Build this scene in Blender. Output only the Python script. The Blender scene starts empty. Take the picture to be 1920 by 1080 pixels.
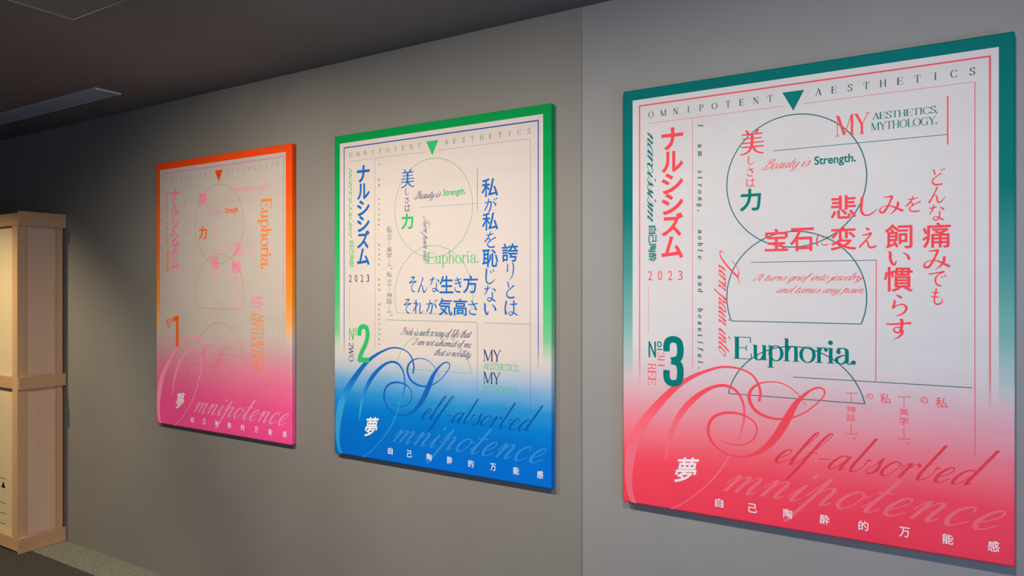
import bpy, math, random
import numpy as np
from mathutils import Vector
from mathutils.geometry import delaunay_2d_cdt
S = bpy.context.scene
COL = S.collection
random.seed(4)

# ------------------------------------------------------------------ camera
F = 1363.0                       # focal length for a 1920 wide frame
TH = math.atan(860 / 1363.0)     # the camera looks 32 degrees left of the wall's normal
CAMZ = 1.625
WALLD = 2.42                     # camera to wall_left
RDEP = 0.006                     # the right wall section stands this much further back
cd = bpy.data.cameras.new('camera')
cam = bpy.data.objects.new('camera', cd)
COL.objects.link(cam)
cd.sensor_width = 36
cd.lens = 36 * F / 1920
cd.clip_start = 0.02
cam.location = (0, -WALLD, CAMZ)
cam.rotation_euler = (math.pi / 2, 0, TH)
S.camera = cam

# ------------------------------------------------------------------ light and exposure
S.view_settings.view_transform = 'Standard'
S.view_settings.look = 'None'
S.view_settings.exposure = 0.0
S.view_settings.gamma = 1.0
S.view_settings.use_curve_mapping = False
w = bpy.data.worlds.new('world')
S.world = w
w.use_nodes = True
w.node_tree.nodes['Background'].inputs[0].default_value = (0.5, 0.5, 0.5, 1)
w.node_tree.nodes['Background'].inputs[1].default_value = 0.02


def spot(name, loc, target, power, color, size=60, blend=0.8, rad=0.03):
    l = bpy.data.lights.new(name, 'SPOT')
    l.energy = power
    l.color = color
    l.spot_size = math.radians(size)
    l.spot_blend = blend
    l.shadow_soft_size = rad
    o = bpy.data.objects.new(name, l)
    o.location = loc
    o.rotation_euler = (Vector(target) - Vector(loc)).to_track_quat('-Z', 'Y').to_euler()
    COL.objects.link(o)
    return o


def area(name, loc, target, power, color, sx, sy):
    l = bpy.data.lights.new(name, 'AREA')
    l.shape = 'RECTANGLE'
    l.size = sx
    l.size_y = sy
    l.energy = power
    l.color = color
    o = bpy.data.objects.new(name, l)
    o.location = loc
    o.rotation_euler = (Vector(target) - Vector(loc)).to_track_quat('-Z', 'Y').to_euler()
    COL.objects.link(o)
    return o


spot('gallery_spot', (-2.75, -1.75, 2.62), (-3.0, 0, 0.6), 132, (1.0, 0.88, 0.74), 118, 1.0, 0.06)
spot('gallery_spot', (-1.70, -1.70, 2.62), (-1.80, 0, 0.7), 130, (1.0, 0.90, 0.81), 118, 1.0, 0.06)
spot('gallery_spot', (-0.15, -1.70, 2.62), (-0.45, 0, 0.8), 102, (1.0, 0.94, 0.90), 118, 1.0, 0.06)
spot('crate_spot', (-5.15, -1.9, 2.6), (-5.2, -0.2, 0.6), 165, (1.0, 0.84, 0.60), 70, 0.8, 0.05)
area('room_light', (1.8, -4.4, 2.2), (-0.6, 0, 1.0), 60, (0.72, 0.82, 1.0), 2.4, 1.2)
area('blue_room_light', (3.0, -2.4, 0.6), (0.2, 0, 0.4), 62, (0.30, 0.50, 1.0), 1.0, 1.0)

# ------------------------------------------------------------------ materials


def lin(h):
    h = h.lstrip('#')
    r = []
    for i in (0, 2, 4):
        c = int(h[i:i + 2], 16) / 255
        r.append(c / 12.92 if c <= 0.04045 else ((c + 0.055) / 1.055) ** 2.4)
    return (r[0], r[1], r[2], 1)


class NT:
    def __init__(s, name, rough=0.8, spec=0.3):
        s.m = bpy.data.materials.new(name)
        s.m.use_nodes = True
        s.t = s.m.node_tree
        s.b = s.t.nodes['Principled BSDF']
        s.b.inputs['Roughness'].default_value = rough
        s.b.inputs['Specular IOR Level'].default_value = spec

    def n(s, t, **k):
        x = s.t.nodes.new(t)
        for a, b in k.items():
            setattr(x, a, b)
        return x

    def l(s, a, b):
        s.t.links.new(a, b)

    def coord(s):
        return s.n('ShaderNodeTexCoord').outputs['Object']

    def xyz(s):
        q = s.n('ShaderNodeSeparateXYZ')
        s.l(s.coord(), q.inputs[0])
        return q.outputs

    def math(s, op, a, b=None):
        q = s.n('ShaderNodeMath', operation=op)
        for i, v in enumerate((a, b)):
            if v is None:
                continue
            if isinstance(v, (int, float)):
                q.inputs[i].default_value = v
            else:
                s.l(v, q.inputs[i])
        return q.outputs[0]

    def ramp(s, fac, stops, interp='LINEAR'):
        q = s.n('ShaderNodeValToRGB')
        e = q.color_ramp.elements
        q.color_ramp.interpolation = interp
        while len(e) > 1:
            e.remove(e[0])
        e[0].position, e[0].color = stops[0]
        for p, c in stops[1:]:
            k = e.new(p)
            k.color = c
        s.l(fac, q.inputs[0])
        return q.outputs[0]

    def mix(s, f, a, b, mode='MIX'):
        q = s.n('ShaderNodeMix', data_type='RGBA', blend_type=mode)
        for i, v in ((0, f), (6, a), (7, b)):
            if isinstance(v, (int, float, tuple)):
                q.inputs[i].default_value = v
            else:
                s.l(v, q.inputs[i])
        return q.outputs[2]

    def noise(s, scale, detail=4, stretch=None, rough=0.55):
        q = s.n('ShaderNodeTexNoise')
        q.inputs['Scale'].default_value = scale
        q.inputs['Detail'].default_value = detail
        q.inputs['Roughness'].default_value = rough
        c = s.coord()
        if stretch:
            mp = s.n('ShaderNodeMapping')
            mp.inputs['Scale'].default_value = stretch
            s.l(c, mp.inputs[0])
            c = mp.outputs[0]
        s.l(c, q.inputs['Vector'])
        return q.outputs['Fac']

    def color(s, c):
        if isinstance(c, tuple):
            s.b.inputs['Base Color'].default_value = c
        else:
            s.l(c, s.b.inputs['Base Color'])

    def bump(s, h, strength, dist=0.002):
        q = s.n('ShaderNodeBump')
        q.inputs['Strength'].default_value = strength
        q.inputs['Distance'].default_value = dist
        s.l(h, q.inputs['Height'])
        s.l(q.outputs[0], s.b.inputs['Normal'])


def noisy(name, c1, c2, scale, rough=0.85, bump=0.2, stretch=None, detail=5, dist=0.001, spec=0.25, lo=0.35, hi=0.65):
    m = NT(name, rough, spec)
    n = m.noise(scale, detail, stretch)
    m.color(m.ramp(n, [(lo, lin(c1)), (hi, lin(c2))]))
    if bump:
        m.bump(m.noise(scale * 6, 6, stretch), bump, dist)
    return m.m


def wood(name, c1, c2, axis='z', scale=1.0):
    st = {'z': (14, 14, 0.7), 'x': (0.7, 14, 14), 'y': (14, 0.7, 14)}[axis]
    m = NT(name, 0.6, 0.3)
    n = m.noise(1.6 * scale, 6, st, 0.6)
    k = m.noise(2.0, 2)
    m.color(m.mix(m.math('MULTIPLY', k, 0.5), m.ramp(n, [(0.3, lin(c1)), (0.7, lin(c2))]), lin(c1)))
    m.bump(n, 0.15, 0.001)
    return m.m


M = {}
M['wall_l'] = noisy('grey_wall_paint', '#827e75', '#89857c', 1.3, 0.8, 0.12, None, 3)
M['wall_r'] = noisy('grey_wall_paint_cool_lit', '#8f8d88', '#96948f', 1.3, 0.8, 0.12, None, 3)  # cooler, brighter light on the right section is painted into this grey
M['wall_o'] = noisy('dull_wall_paint', '#6f6d69', '#75736f', 1.5, 0.85, 0.1)
M['ceil'] = noisy('dark_ceiling_paint', '#7f7975', '#85807c', 2.0, 0.85, 0.15)
M['carpet'] = noisy('dark_carpet', '#3a3935', '#5e5c55', 90, 0.95, 0.8, None, 6, 0.004)
M['carpet_edge'] = noisy('light_carpet_border', '#76776a', '#9c9c8a', 90, 0.95, 0.8, None, 6, 0.004)
M['batten_x'] = wood('pine_batten_long', '#d0a070', '#dcb084', 'x')
M['batten_y'] = wood('pine_batten_cross', '#cd9c6c', '#dbad80', 'y')
M['post'] = wood('pine_post', '#d3a576', '#e0b68a', 'z')
M['ply'] = wood('birch_plywood', '#dfb592', '#e8c3a1', 'z', 0.6)
M['ply_front'] = wood('pale_plywood_front', '#ecd2a2', '#f2dcb0', 'z', 0.6)
M['grille'] = noisy('grey_metal_grille', '#c2c4d0', '#cacdd8', 8, 0.5, 0.0)
M['trimwhite'] = noisy('pale_metal_trim', '#c9c6b8', '#d2cfc2', 8, 0.5, 0.0)
M['panel'] = noisy('ceiling_panel_paint', '#7b7870', '#827f76', 3, 0.8, 0.1)
M['dark'] = noisy('dark_gap', '#151413', '#1b1a19', 5, 0.9, 0.0)
M['black'] = noisy('black_print', '#0c0c0c', '#121212', 5, 0.7, 0.0)

# ------------------------------------------------------------------ mesh helpers


def mesh_obj(name, V, Fc, mat, parent=None, label=None, loc=None, bevel=0.0, seg=2):
    me = bpy.data.meshes.new(name)
    me.from_pydata(V, [], Fc)
    me.materials.append(mat)
    me.update()
    o = bpy.data.objects.new(name, me)
    COL.objects.link(o)
    if parent:
        o.parent = parent
    if loc:
        o.location = loc
    if label:
        o['label'] = label
    if bevel:
        b = o.modifiers.new('bevel', 'BEVEL')
        b.width = bevel
        b.segments = seg
        b.limit_method = 'ANGLE'
        for p in me.polygons:
            p.use_smooth = False
    return o


BF = [(0, 3, 2, 1), (4, 5, 6, 7), (0, 1, 5, 4), (1, 2, 6, 5), (2, 3, 7, 6), (3, 0, 4, 7)]


def boxvf(x0, x1, y0, y1, z0, z1):
    return ([(x0, y0, z0), (x1, y0, z0), (x1, y1, z0), (x0, y1, z0),
             (x0, y0, z1), (x1, y0, z1), (x1, y1, z1), (x0, y1, z1)], BF)


def box(name, b, mat, parent=None, label=None, bevel=0.0):
    v, f = boxvf(*b)
    return mesh_obj(name, v, f, mat, parent, label, None, bevel)


def boxes(name, bl, mat, parent=None, label=None, bevel=0.0):
    V, Fc = [], []
    for b in bl:
        v, f = boxvf(*b)
        k = len(V)
        V += v
        Fc += [tuple(i + k for i in q) for q in f]
    return mesh_obj(name, V, Fc, mat, parent, label, None, bevel)


def struct(o):
    o['kind'] = 'structure'
    return o


def thing(name, label, cat, loc, group=None):
    o = bpy.data.objects.new(name, None)
    o.empty_display_size = 0.1
    COL.objects.link(o)
    o.location = loc
    o['label'] = label
    o['category'] = cat
    if group:
        o['group'] = group
    return o


# ------------------------------------------------------------------ the room
CEIL = CAMZ + 1.045
SEAM = -1.2225
XL, XR, YF = -8.2, 3.4, -6.2
struct(box('wall_left', (XL - 0.1, SEAM, 0, 0.12, 0, CEIL), M['wall_l'], bevel=0.003))
struct(box('wall_right', (SEAM, XR + 0.1, RDEP, 0.12, 0, CEIL), M['wall_r']))
struct(box('wall_far', (XL - 0.1, XL, YF, 0, 0, CEIL), M['wall_o']))
struct(box('wall_near', (XR, XR + 0.1, YF, RDEP, 0, CEIL), M['wall_o']))
struct(box('wall_back', (XL - 0.1, XR + 0.1, YF - 0.1, YF, 0, CEIL), M['wall_o']))
struct(box('ceiling', (XL - 0.1, XR + 0.1, YF - 0.1, 0.12, CEIL, CEIL + 0.1), M['ceil']))
struct(box('floor', (XL - 0.1, XR + 0.1, YF - 0.1, 0.12, -0.1, 0), M['carpet']))
struct(box('trim_1', (XL, SEAM, -0.205, 0, 0, 0.003), M['carpet_edge']))
struct(box('trim_2', (SEAM, XR, -0.205, RDEP, 0, 0.003), M['carpet_edge']))

# slot grille of the air conditioning, close to the wall
g = thing('air_grille', 'long narrow grey slotted air grille in the dark ceiling close to the wall', 'vent', (-5.2, -0.31, CEIL))
x0, x1 = -1.55, 1.34
boxes('frame', [(x0, x1, -0.070, -0.064, -0.006, 0), (x0, x1, 0.064, 0.070, -0.006, 0)], M['grille'], g)
box('end_strip', (x1 - 0.006, x1 + 0.004, -0.070, 0.070, -0.009, 0), M['trimwhite'], g, 'pale end strip of the grille')
box('backing', (x0, x1, -0.064, 0.064, -0.0015, 0), M['grille'], g)
for i in range(9):
    y = -0.056 + i * 0.014
    v, f = boxvf(x0, x1 - 0.006, y - 0.0040, y + 0.0040, -0.0045, -0.0015)
    mesh_obj('slat', v, f, M['grille'], g)

p = thing('ceiling_panel', 'flush square grey ceiling access panel with a thin pale rim', 'ceiling panel', (-2.63, -1.25, CEIL))
box('panel_board', (-0.30, 0.30, -0.30, 0.30, -0.006, 0), M['panel'], p, None, 0.001)
boxes('rim', [(-0.31, -0.30, -0.31, 0.31, -0.010, 0), (0.30, 0.31, -0.31, 0.31, -0.010, 0),
              (-0.30, 0.30, 0.30, 0.31, -0.010, 0), (-0.30, 0.30, -0.31, -0.30, -0.010, 0)], M['panel'], p)

# ------------------------------------------------------------------ the wooden crate
CW, CD, CH = 1.10, 0.245, 2.09
c = thing('wooden_crate', 'tall pale pine and plywood crate standing against the grey wall', 'crate', (-4.925 - CW / 2, -0.264 + CD / 2 + 0.005, 0))
hw, hd = CW / 2, CD / 2
mz0, mz1 = 1.001, 1.078
for a, b in ((0.02, mz0 + 0.03), (mz0 + 0.05, CH - 0.01)):
    box('front_panel', (-hw + 0.03, hw - 0.03, -hd + 0.010, -hd + 0.022, a, b), M['ply_front'], c, 'pale plywood front panel')
box('back_panel', (-hw + 0.01, hw - 0.01, hd - 0.016, hd - 0.004, 0.01, CH - 0.01), M['ply'], c)
for s in (-1, 1):
    for a, b in ((0.02, mz0 + 0.03), (mz0 + 0.05, CH - 0.01)):
        xx = sorted((s * (hw - 0.010), s * (hw - 0.020)))
        box('side_panel', (xx[0], xx[1], -hd + 0.02, hd - 0.02, a, b), M['ply'], c, 'plywood side panel')
    # corner posts: a board on the front and one on the side
    xx = sorted((s * (hw - 0.066), s * (hw - 0.002)))
    box('post', (xx[0], xx[1], -hd - 0.018, -hd + 0.02, 0.0905, CH - 0.0815), M['post'], c, None, 0.001)
    xx = sorted((s * (hw - 0.022), s * hw))
    box('post', (xx[0], xx[1], -hd + 0.001, -hd + 0.030, 0.0, CH - 0.02), M['post'], c, None, 0.001)
    box('post', (xx[0], xx[1], hd - 0.034, hd, 0.0, CH - 0.02), M['post'], c, None, 0.001)
    xx = sorted((s * (hw - 0.015), s * (hw - 0.003)))
    box('edge_strip', (xx[0], xx[1], -hd + 0.032, -hd + 0.040, 0.02, CH - 0.02), M['post'], c)
    box('edge_strip', (xx[0], xx[1], hd - 0.044, hd - 0.036, 0.02, CH - 0.02), M['post'], c)
    xx = sorted((s * hw, s * (hw + 0.016)))
    for a, b in ((0.0, 0.092), (mz0, mz1), (CH - 0.083, CH + 0.006)):
        box('side_batten', (xx[0], xx[1], -hd - 0.018, hd + 0.012, a, b), M['batten_y'], c, None, 0.0015)
for a, b in ((0.012, 0.090), (mz0 + 0.002, mz1 - 0.002), (CH - 0.081, CH - 0.008)):
    ins = 0.0665 if a > 0.5 and b < 1.5 else 0.0005
    box('front_batten', (-hw + ins, hw - ins, -hd - 0.018, -hd - 0.0005, a, b), M['batten_x'], c, None, 0.0015)
box('lid', (-hw, hw, -hd - 0.0004, hd, CH - 0.020, CH - 0.002), M['ply'], c)
# black print on the front panel, almost cut off by the frame
for z in (0.135, 0.20, 0.265, 0.42):
    box('printed_line', (hw - 0.40, hw - 0.215, -hd + 0.0094, -hd + 0.0099, z, z + 0.003), M['black'], c, 'black printed line on the pale front panel')
y = -hd + 0.0096
mesh_obj('printed_arrow', [(hw - 0.275, y, 0.362), (hw - 0.220, y, 0.362), (hw - 0.2475, y, 0.405)], [(0, 1, 2)], M['black'], c, 'black printed triangle')

# ------------------------------------------------------------------ lettering engine: every shape is (verts2d, faces)


def catmull(P, n=6):
    if len(P) < 3:
        return list(P)
    Q = [tuple(2 * P[0][i] - P[1][i] for i in range(len(P[0])))] + list(P) + [tuple(2 * P[-1][i] - P[-2][i] for i in range(len(P[0])))]
    out = []
    for k in range(1, len(Q) - 2):
        a, b, c_, d = Q[k - 1:k + 3]
        for j in range(n):
            t = j / n
            out.append(tuple(0.5 * (2 * b[i] + (c_[i] - a[i]) * t + (2 * a[i] - 5 * b[i] + 4 * c_[i] - d[i]) * t * t
                                    + (3 * b[i] - a[i] - 3 * c_[i] + d[i]) * t ** 3) for i in range(len(b))))
    out.append(tuple(P[-1]))
    return out


def ribbon(P, W, closed=False):
    """P 2d points, W widths -> (V, F)"""
    n = len(P)
    V, Fc = [], []
    for i in range(n):
        if closed:
            a, b = P[(i - 1) % n], P[(i + 1) % n]
        else:
            a, b = P[max(i - 1, 0)], P[min(i + 1, n - 1)]
        dx, dy = b[0] - a[0], b[1] - a[1]
        l = math.hypot(dx, dy) or 1
        nx, ny = -dy / l * W[i] / 2, dx / l * W[i] / 2
        V += [(P[i][0] + nx, P[i][1] + ny), (P[i][0] - nx, P[i][1] - ny)]
    for i in range(n if closed else n - 1):
        j = (i + 1) % n
        Fc.append((2 * i, 2 * i + 1, 2 * j + 1, 2 * j))
    return V, Fc


def pen(P, hair, thick, mode, n=6, power=1.4):
    """mode 'd': thick on down strokes (pointed pen); 'v': thick on vertical strokes (Didone stress)"""
    Q = catmull(P, n)
    W = []
    for i in range(len(Q)):
        a, b = Q[max(i - 1, 0)], Q[min(i + 1, len(Q) - 1)]
        dx, dy = b[0] - a[0], b[1] - a[1]
        l = math.hypot(dx, dy) or 1
        k = max(0, -dy / l) if mode == 'd' else abs(dy / l)
        W.append(hair + (thick - hair) * k ** power)
    W2 = [(W[max(i - 1, 0)] + 2 * W[i] + W[min(i + 1, len(W) - 1)]) / 4 for i in range(len(W))]
    return ribbon(Q, W2)


def disc(x, y, r, n=12):
    return [(x + r * math.cos(2 * math.pi * i / n), y + r * math.sin(2 * math.pi * i / n)) for i in range(n)], [tuple(range(n))]


def rect(x0, y0, x1, y1):
    return [(x0, y0), (x1, y0), (x1, y1), (x0, y1)], [(0, 1, 2, 3)]


# -- pointed pen script: x height 10, ascender 24, drawn upright and sheared later
BOWL = [(9, 8.5), (6.5, 10), (3, 8.5), (1, 4.5), (1.5, 1), (3.5, 0), (6.5, 2.5), (9, 8)]
TAIL = [(9.6, 10), (9, 2), (8, -7), (5, -11.5), (2, -10), (3, -6), (8, -1), (12, 2)]
CUP = [(-.5, 5), (1.8, 10), (1.3, 4), (1.6, .8), (3.5, 0), (6.5, 2.5), (8.8, 8)]
LEG = [(-.5, 5), (1, 9), (2.5, 10), (2.8, 8), (2, 0)]
SC = {
    'a': (12, [BOWL, [(9.6, 10), (9, 5), (9, 1.5), (10, 0), (12, 2)]]),
    'b': (10, [[(2.8, 24), (2.2, 12), (1.8, 4), (3.5, 0), (6.5, 1), (8.7, 5), (8, 9), (9.5, 8.5), (11, 9)]]),
    'c': (9, [[(7.5, 7.5), (6.5, 9.8), (4.5, 10), (1.5, 7.5), (0.8, 3.5), (2.5, 0.2), (5, 0), (9, 3)]]),
    'd': (12, [BOWL, [(10.6, 24), (9.8, 12), (9.2, 4), (9.6, .5), (12, 2)]]),
    'e': (9, [[(0, 2.5), (4, 4.5), (7, 7.5), (6.2, 10), (3.5, 9.5), (1.2, 6), (1, 2.5), (3, 0), (5.5, .2), (9, 3)]]),
    'f': (8, [[(-1, 2), (4, 12), (7, 20), (7, 24), (5, 23.5), (3.5, 18), (2.5, 6), (1.5, -6), (0.2, -11.5)], [(0, 9), (7, 10)]]),
    'g': (11, [BOWL, TAIL]),
    'h': (12, [[(0, 2), (4, 14), (5.5, 21), (4.7, 24), (3.2, 22), (2, 12), (1, 0)], [(1.3, 4), (4, 8.5), (7, 10), (8.5, 8), (8, 3), (9, 0), (12, 2)]]),
    'i': (6, [[(-.5, 2), (2.5, 9.5)], [(2.8, 10), (2.2, 4), (2.3, .8), (3.5, 0), (6, 2)], ('dot', 3.4, 15)]),
    'j': (5, [[(-.5, 2), (2.5, 9.5)], [(3, 10), (2.5, 0), (1, -8), (-1.5, -11.5), (-4, -10), (-3, -6), (2, -1), (5, 2)], ('dot', 3.4, 15)]),
    'l': (6, [[(-.5, 2), (3.5, 14), (5.3, 21), (4.6, 24), (3, 22), (2, 12), (1.8, 3), (2.6, 0), (4, .2), (6, 2)]]),
    'm': (17, [LEG, [(2, 3), (5, 8.5), (7.5, 10), (8.3, 8), (7.5, 0)], [(7.5, 3), (10.5, 8.5), (13, 10), (14, 8), (13.3, 3), (14.3, 0), (17, 2)]]),
    'n': (12, [LEG, [(2, 3), (5, 8.5), (7.5, 10), (8.8, 8), (8, 3), (9, 0), (12, 2)]]),
    'o': (10, [[(6.2, 10), (3.4, 9.4), (1, 5.8), (1.2, 2), (3.5, 0), (6.3, 1), (8.4, 5), (8.2, 8.6), (6.2, 10)], [(8.3, 7.6), (9.2, 7.4), (11, 8.6)]]),
    'p': (12, [[(-1, 4), (2.6, 15), (2, 2), (.3, -12)], [(1.7, 3), (4.5, 8.5), (7, 10), (8.8, 8), (8.2, 2.5), (9.3, 0), (12, 2)]]),
    'r': (9, [LEG, [(2, 3), (4.5, 8), (6.5, 10), (8.2, 9.2), (9, 8)]]),
    's': (8, [[(-.5, 2), (3, 6), (5, 11), (5.3, 8.5), (6.6, 5), (6, 1.5), (3.5, 0), (1, 1.5)], [(5, .3), (8, 2.2)]]),
    't': (7, [[(-.5, 2), (3, 9)], [(4.2, 19), (3, 9), (2.2, 2.5), (3.2, 0), (5, .5), (7, 2.5)], [(0, 11), (7, 11.6)]]),
    'u': (12, [CUP, [(9.3, 10), (8.8, 4), (9, 1), (10, 0), (12, 2)]]),
    'v': (10, [[(0, 7), (1.5, 10), (2.5, 8), (2.5, 3), (4, 0), (6.5, 2), (8.5, 7), (8, 10), (10, 9)]]),
    'w': (15, [[(0, 7), (1.5, 10), (2, 8), (1.7, 3), (3.5, 0), (6, 2), (8, 8)], [(8.3, 10), (7.8, 4), (8.5, 1), (10.5, 0), (13, 4), (13.3, 9), (15, 9)]]),
    'y': (11, [CUP, TAIL]),
    'B': (17, [[(7, 22), (6, 10), (4, 1), (0, 0), (-3, 2), (-2, 5)], [(-1, 17), (2, 22), (9, 24), (14, 21), (12.5, 15), (7, 12.5)], [(7, 12.5), (13, 12), (15, 8), (13.5, 3), (9, 0), (5, .5)]]),
    'T': (13, [[(-2, 15), (-1, 21), (3, 24), (9, 23), (16, 24.5)], [(10, 23), (8.5, 12), (5.5, 3), (1, 0), (-3, 2), (-2, 5)]]),
    'P': (14, [[(7, 22), (6, 10), (4, 1), (0, 0), (-3, 2), (-2, 5)], [(-1, 17), (2, 22), (9, 24), (14, 20), (12, 14), (7, 11.5)]]),
    'I': (11, [[(-2, 14), (0, 18), (5, 21), (11, 24), (9, 16), (7, 6), (3, 0), (-1, 0), (-2, 3), (1, 6)]]),
    '.': (6, [('dot', 1.5, 0.9)]), ',': (6, [[(2, 1.5), (1.6, -.5), (.6, -2.5)]]), '-': (9, [[(1, 6), (8, 6.4)]]), ' ': (6, []),
}


def script(txt, thick=2.3, hair=0.55, slant=0.62, gap=0.0, flat=1.0):
    out, x = [], 0.0
    for n_, ch in enumerate(txt):
        adv, st = SC[ch]
        for s in st:
            if s[0] == 'dot':
                v, f = disc(s[1], s[2], thick * 0.55)
            else:
                if flat < 1:
                    s = [(a, 10 + (b - 10) * flat if b > 10 else (b if b > 0 else b * flat)) for a, b in s]
                v, f = pen(s, hair, thick, 'd')
            out.append(([(a + x + b * slant, b) for a, b in v], f, n_))
        x += adv + gap
    return out


# -- high contrast roman: cap height 700, x height 470
def roman_glyph(ch, T, t):
    R = rect
    o = []

    def V(x, y0, y1, w=None):
        w = w or T
        o.append(R(x - w / 2, y0, x + w / 2, y1))

    def H(x0_, x1_, y):
        y = min(max(y, t / 2 if y >= 0 else y), 700)
        o.append(R(x0_, y - t / 2, x1_, y + t / 2))

    def D(x0_, y0, x1_, y1, w):
        o.append(([(x0_ - w / 2, y0), (x0_ + w / 2, y0), (x1_ + w / 2, y1), (x1_ - w / 2, y1)], [(0, 1, 2, 3)]))

    def C(P, th=None, p=1.3):
        o.append(pen(P, t, th or T, 'v', 7, p))

    def E(cx, cy, rx, ry, a0=0, a1=360, n=30):
        cl = a1 - a0 >= 360
        k = n if cl else n + 1
        P = [(cx + rx * math.cos(math.radians(a0 + (a1 - a0) * i / n)), cy + ry * math.sin(math.radians(a0 + (a1 - a0) * i / n))) for i in range(k)]
        W = []
        for i in range(k):
            a = math.radians(a0 + (a1 - a0) * i / n)
            W.append(t + (T - t) * abs(math.cos(a)) ** 1.5)
        o.append(ribbon(P, W, cl))

    def foot(x, y=0, s=None):
        s = s or T * 0.95
        H(x - s, x + s, y)

    def tick(x, y0, y1):
        o.append(([(x - t * .6, y0), (x + t * .6, y0), (x + t * .6, y1), (x - t * .6, y1)], [(0, 1, 2, 3)]))
    adv = 600
    if ch == 'E':
        V(115, 0, 700, T * 1.25); H(20, 530, 692); H(20, 550, 8); H(110, 400, 360); tick(525, 520, 700); tick(548, 0, 190); tick(400, 270, 450); adv = 600
    elif ch == 'T':
        V(300, 0, 700); H(30, 570, 692); tick(34, 510, 700); tick(566, 510, 700); foot(300, 8); adv = 600
    elif ch == 'I':
        V(140, 0, 700); foot(140, 8); foot(140, 692); adv = 280
    elif ch == 'L':
        V(130, 0, 700); foot(130, 692); H(30, 520, 8); tick(518, 0, 200); adv = 540
    elif ch == 'H':
        V(130, 0, 700); V(540, 0, 700); H(130, 540, 355); [foot(x, y) for x in (130, 540) for y in (8, 692)]; adv = 670
    elif ch == 'P':
        V(130, 0, 700); foot(130, 8); H(30, 300, 692); H(130, 300, 345); E(290, 519, 190, 173, -90, 90); adv = 560
    elif ch == 'R':
        V(130, 0, 700); foot(130, 8); H(30, 300, 692); H(130, 300, 355); E(290, 524, 180, 168, -90, 90)
        C([(300, 355), (420, 300), (440, 120), (520, 20), (600, 60)]); adv = 620
    elif ch == 'N':
        V(120, 0, 700, t * 1.4); V(570, 0, 700, t * 1.4); D(130, 700, 560, 0, T * 1.2); foot(120, 8); foot(570, 692); H(30, 150, 692); adv = 690
    elif ch == 'M':
        V(110, 0, 700, t * 1.4); V(690, 0, 700); D(130, 700, 390, 30, T * 1.15); D(670, 700, 395, 30, t * 1.6)
        foot(110, 8); foot(690, 8); H(20, 150, 692); H(650, 790, 692); adv = 800
    elif ch == 'A':
        D(320, 700, 80, 0, t * 1.6); D(320, 700, 560, 0, T * 1.2); H(160, 480, 230); foot(80, 8); foot(560, 8); adv = 640
    elif ch == 'Y':
        V(320, 0, 330); D(90, 700, 320, 320, T * 1.15); D(560, 700, 325, 320, t * 1.6); foot(320, 8); foot(90, 692); foot(560, 692); adv = 630
    elif ch == 'W':
        D(80, 700, 270, 0, T * 1.15); D(470, 700, 280, 0, t * 1.6); D(440, 700, 630, 0, T * 1.15); D(830, 700, 640, 0, t * 1.6)
        foot(80, 692); foot(830, 692); foot(450, 692); adv = 900
    elif ch == 'O':
        E(350, 350, 285, 345); adv = 700
    elif ch == 'C':
        E(350, 350, 285, 345, 45, 315); tick(555, 500, 690); tick(560, 20, 190); adv = 640
    elif ch == 'G':
        E(350, 350, 285, 345, 45, 315); tick(555, 500, 690); V(560, 20, 300); foot(560, 300); adv = 700
    elif ch == 'S':
        C([(440, 560), (370, 680), (250, 695), (120, 620), (110, 500), (220, 400), (350, 320), (440, 210), (400, 70), (270, 5), (130, 50), (60, 170)], T * 1.1)
        tick(452, 510, 690); tick(58, 10, 200); adv = 520
    elif ch == '3':
        C([(80, 560), (200, 690), (350, 640), (370, 500), (300, 400), (180, 370)], T); C([(180, 370), (340, 350), (420, 210), (350, 50), (200, 5), (70, 100)], T); adv = 480
    elif ch == '2':
        C([(90, 540), (180, 680), (330, 680), (400, 540), (330, 350), (180, 180), (80, 20)], T); H(80, 430, 20); tick(428, 0, 160); adv = 480
    elif ch == 'a':
        V(350, 60, 330); C([(110, 360), (150, 450), (250, 468), (335, 420), (350, 320)], T); o.append(disc(125, 350, T * .6))
        C([(350, 270), (200, 240), (85, 160), (85, 60), (180, 5), (290, 50), (350, 130)], T); C([(350, 80), (380, 10), (440, 10), (470, 60)], t * 2); adv = 480
    elif ch == 'b':
        V(110, 0, 700); H(30, 110, 692); E(260, 230, 170, 232); adv = 500
    elif ch == 'd':
        V(390, 0, 700); H(310, 390, 692); H(390, 470, 8); E(240, 230, 170, 232); adv = 500
    elif ch == 'e':
        E(250, 230, 180, 232, 5, 330); H(85, 420, 240); adv = 470
    elif ch == 'f':
        V(150, 0, 560); C([(150, 540), (170, 670), (260, 700), (320, 640)], T); o.append(disc(310, 630, T * .55)); foot(150, 8); H(40, 280, 455); adv = 320
    elif ch == 'g':
        E(220, 300, 150, 165); C([(130, 170), (90, 90), (200, 50), (380, 20), (390, -120), (220, -210), (60, -130), (110, -20), (180, 30)], T * .7); adv = 450
    elif ch == 'h':
        V(110, 0, 700); H(30, 110, 692); C([(115, 300), (180, 420), (270, 468), (360, 420), (375, 300)], T); V(375, 0, 310); foot(110, 8); foot(375, 8); adv = 490
    elif ch == 'i':
        V(110, 0, 465); H(30, 110, 457); foot(110, 8); o.append(disc(105, 620, T * .68, 16)); adv = 230
    elif ch == 'l':
        V(110, 0, 700); H(30, 110, 692); foot(110, 8); adv = 230
    elif ch == 'm':
        for x in (110, 350, 590):
            V(x, 0, 330 if x > 110 else 465); foot(x, 8)
        H(30, 110, 457); C([(115, 300), (170, 430), (250, 468), (330, 430), (350, 310)], T); C([(355, 300), (410, 430), (490, 468), (570, 430), (590, 310)], T); adv = 700
    elif ch == 'n':
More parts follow.
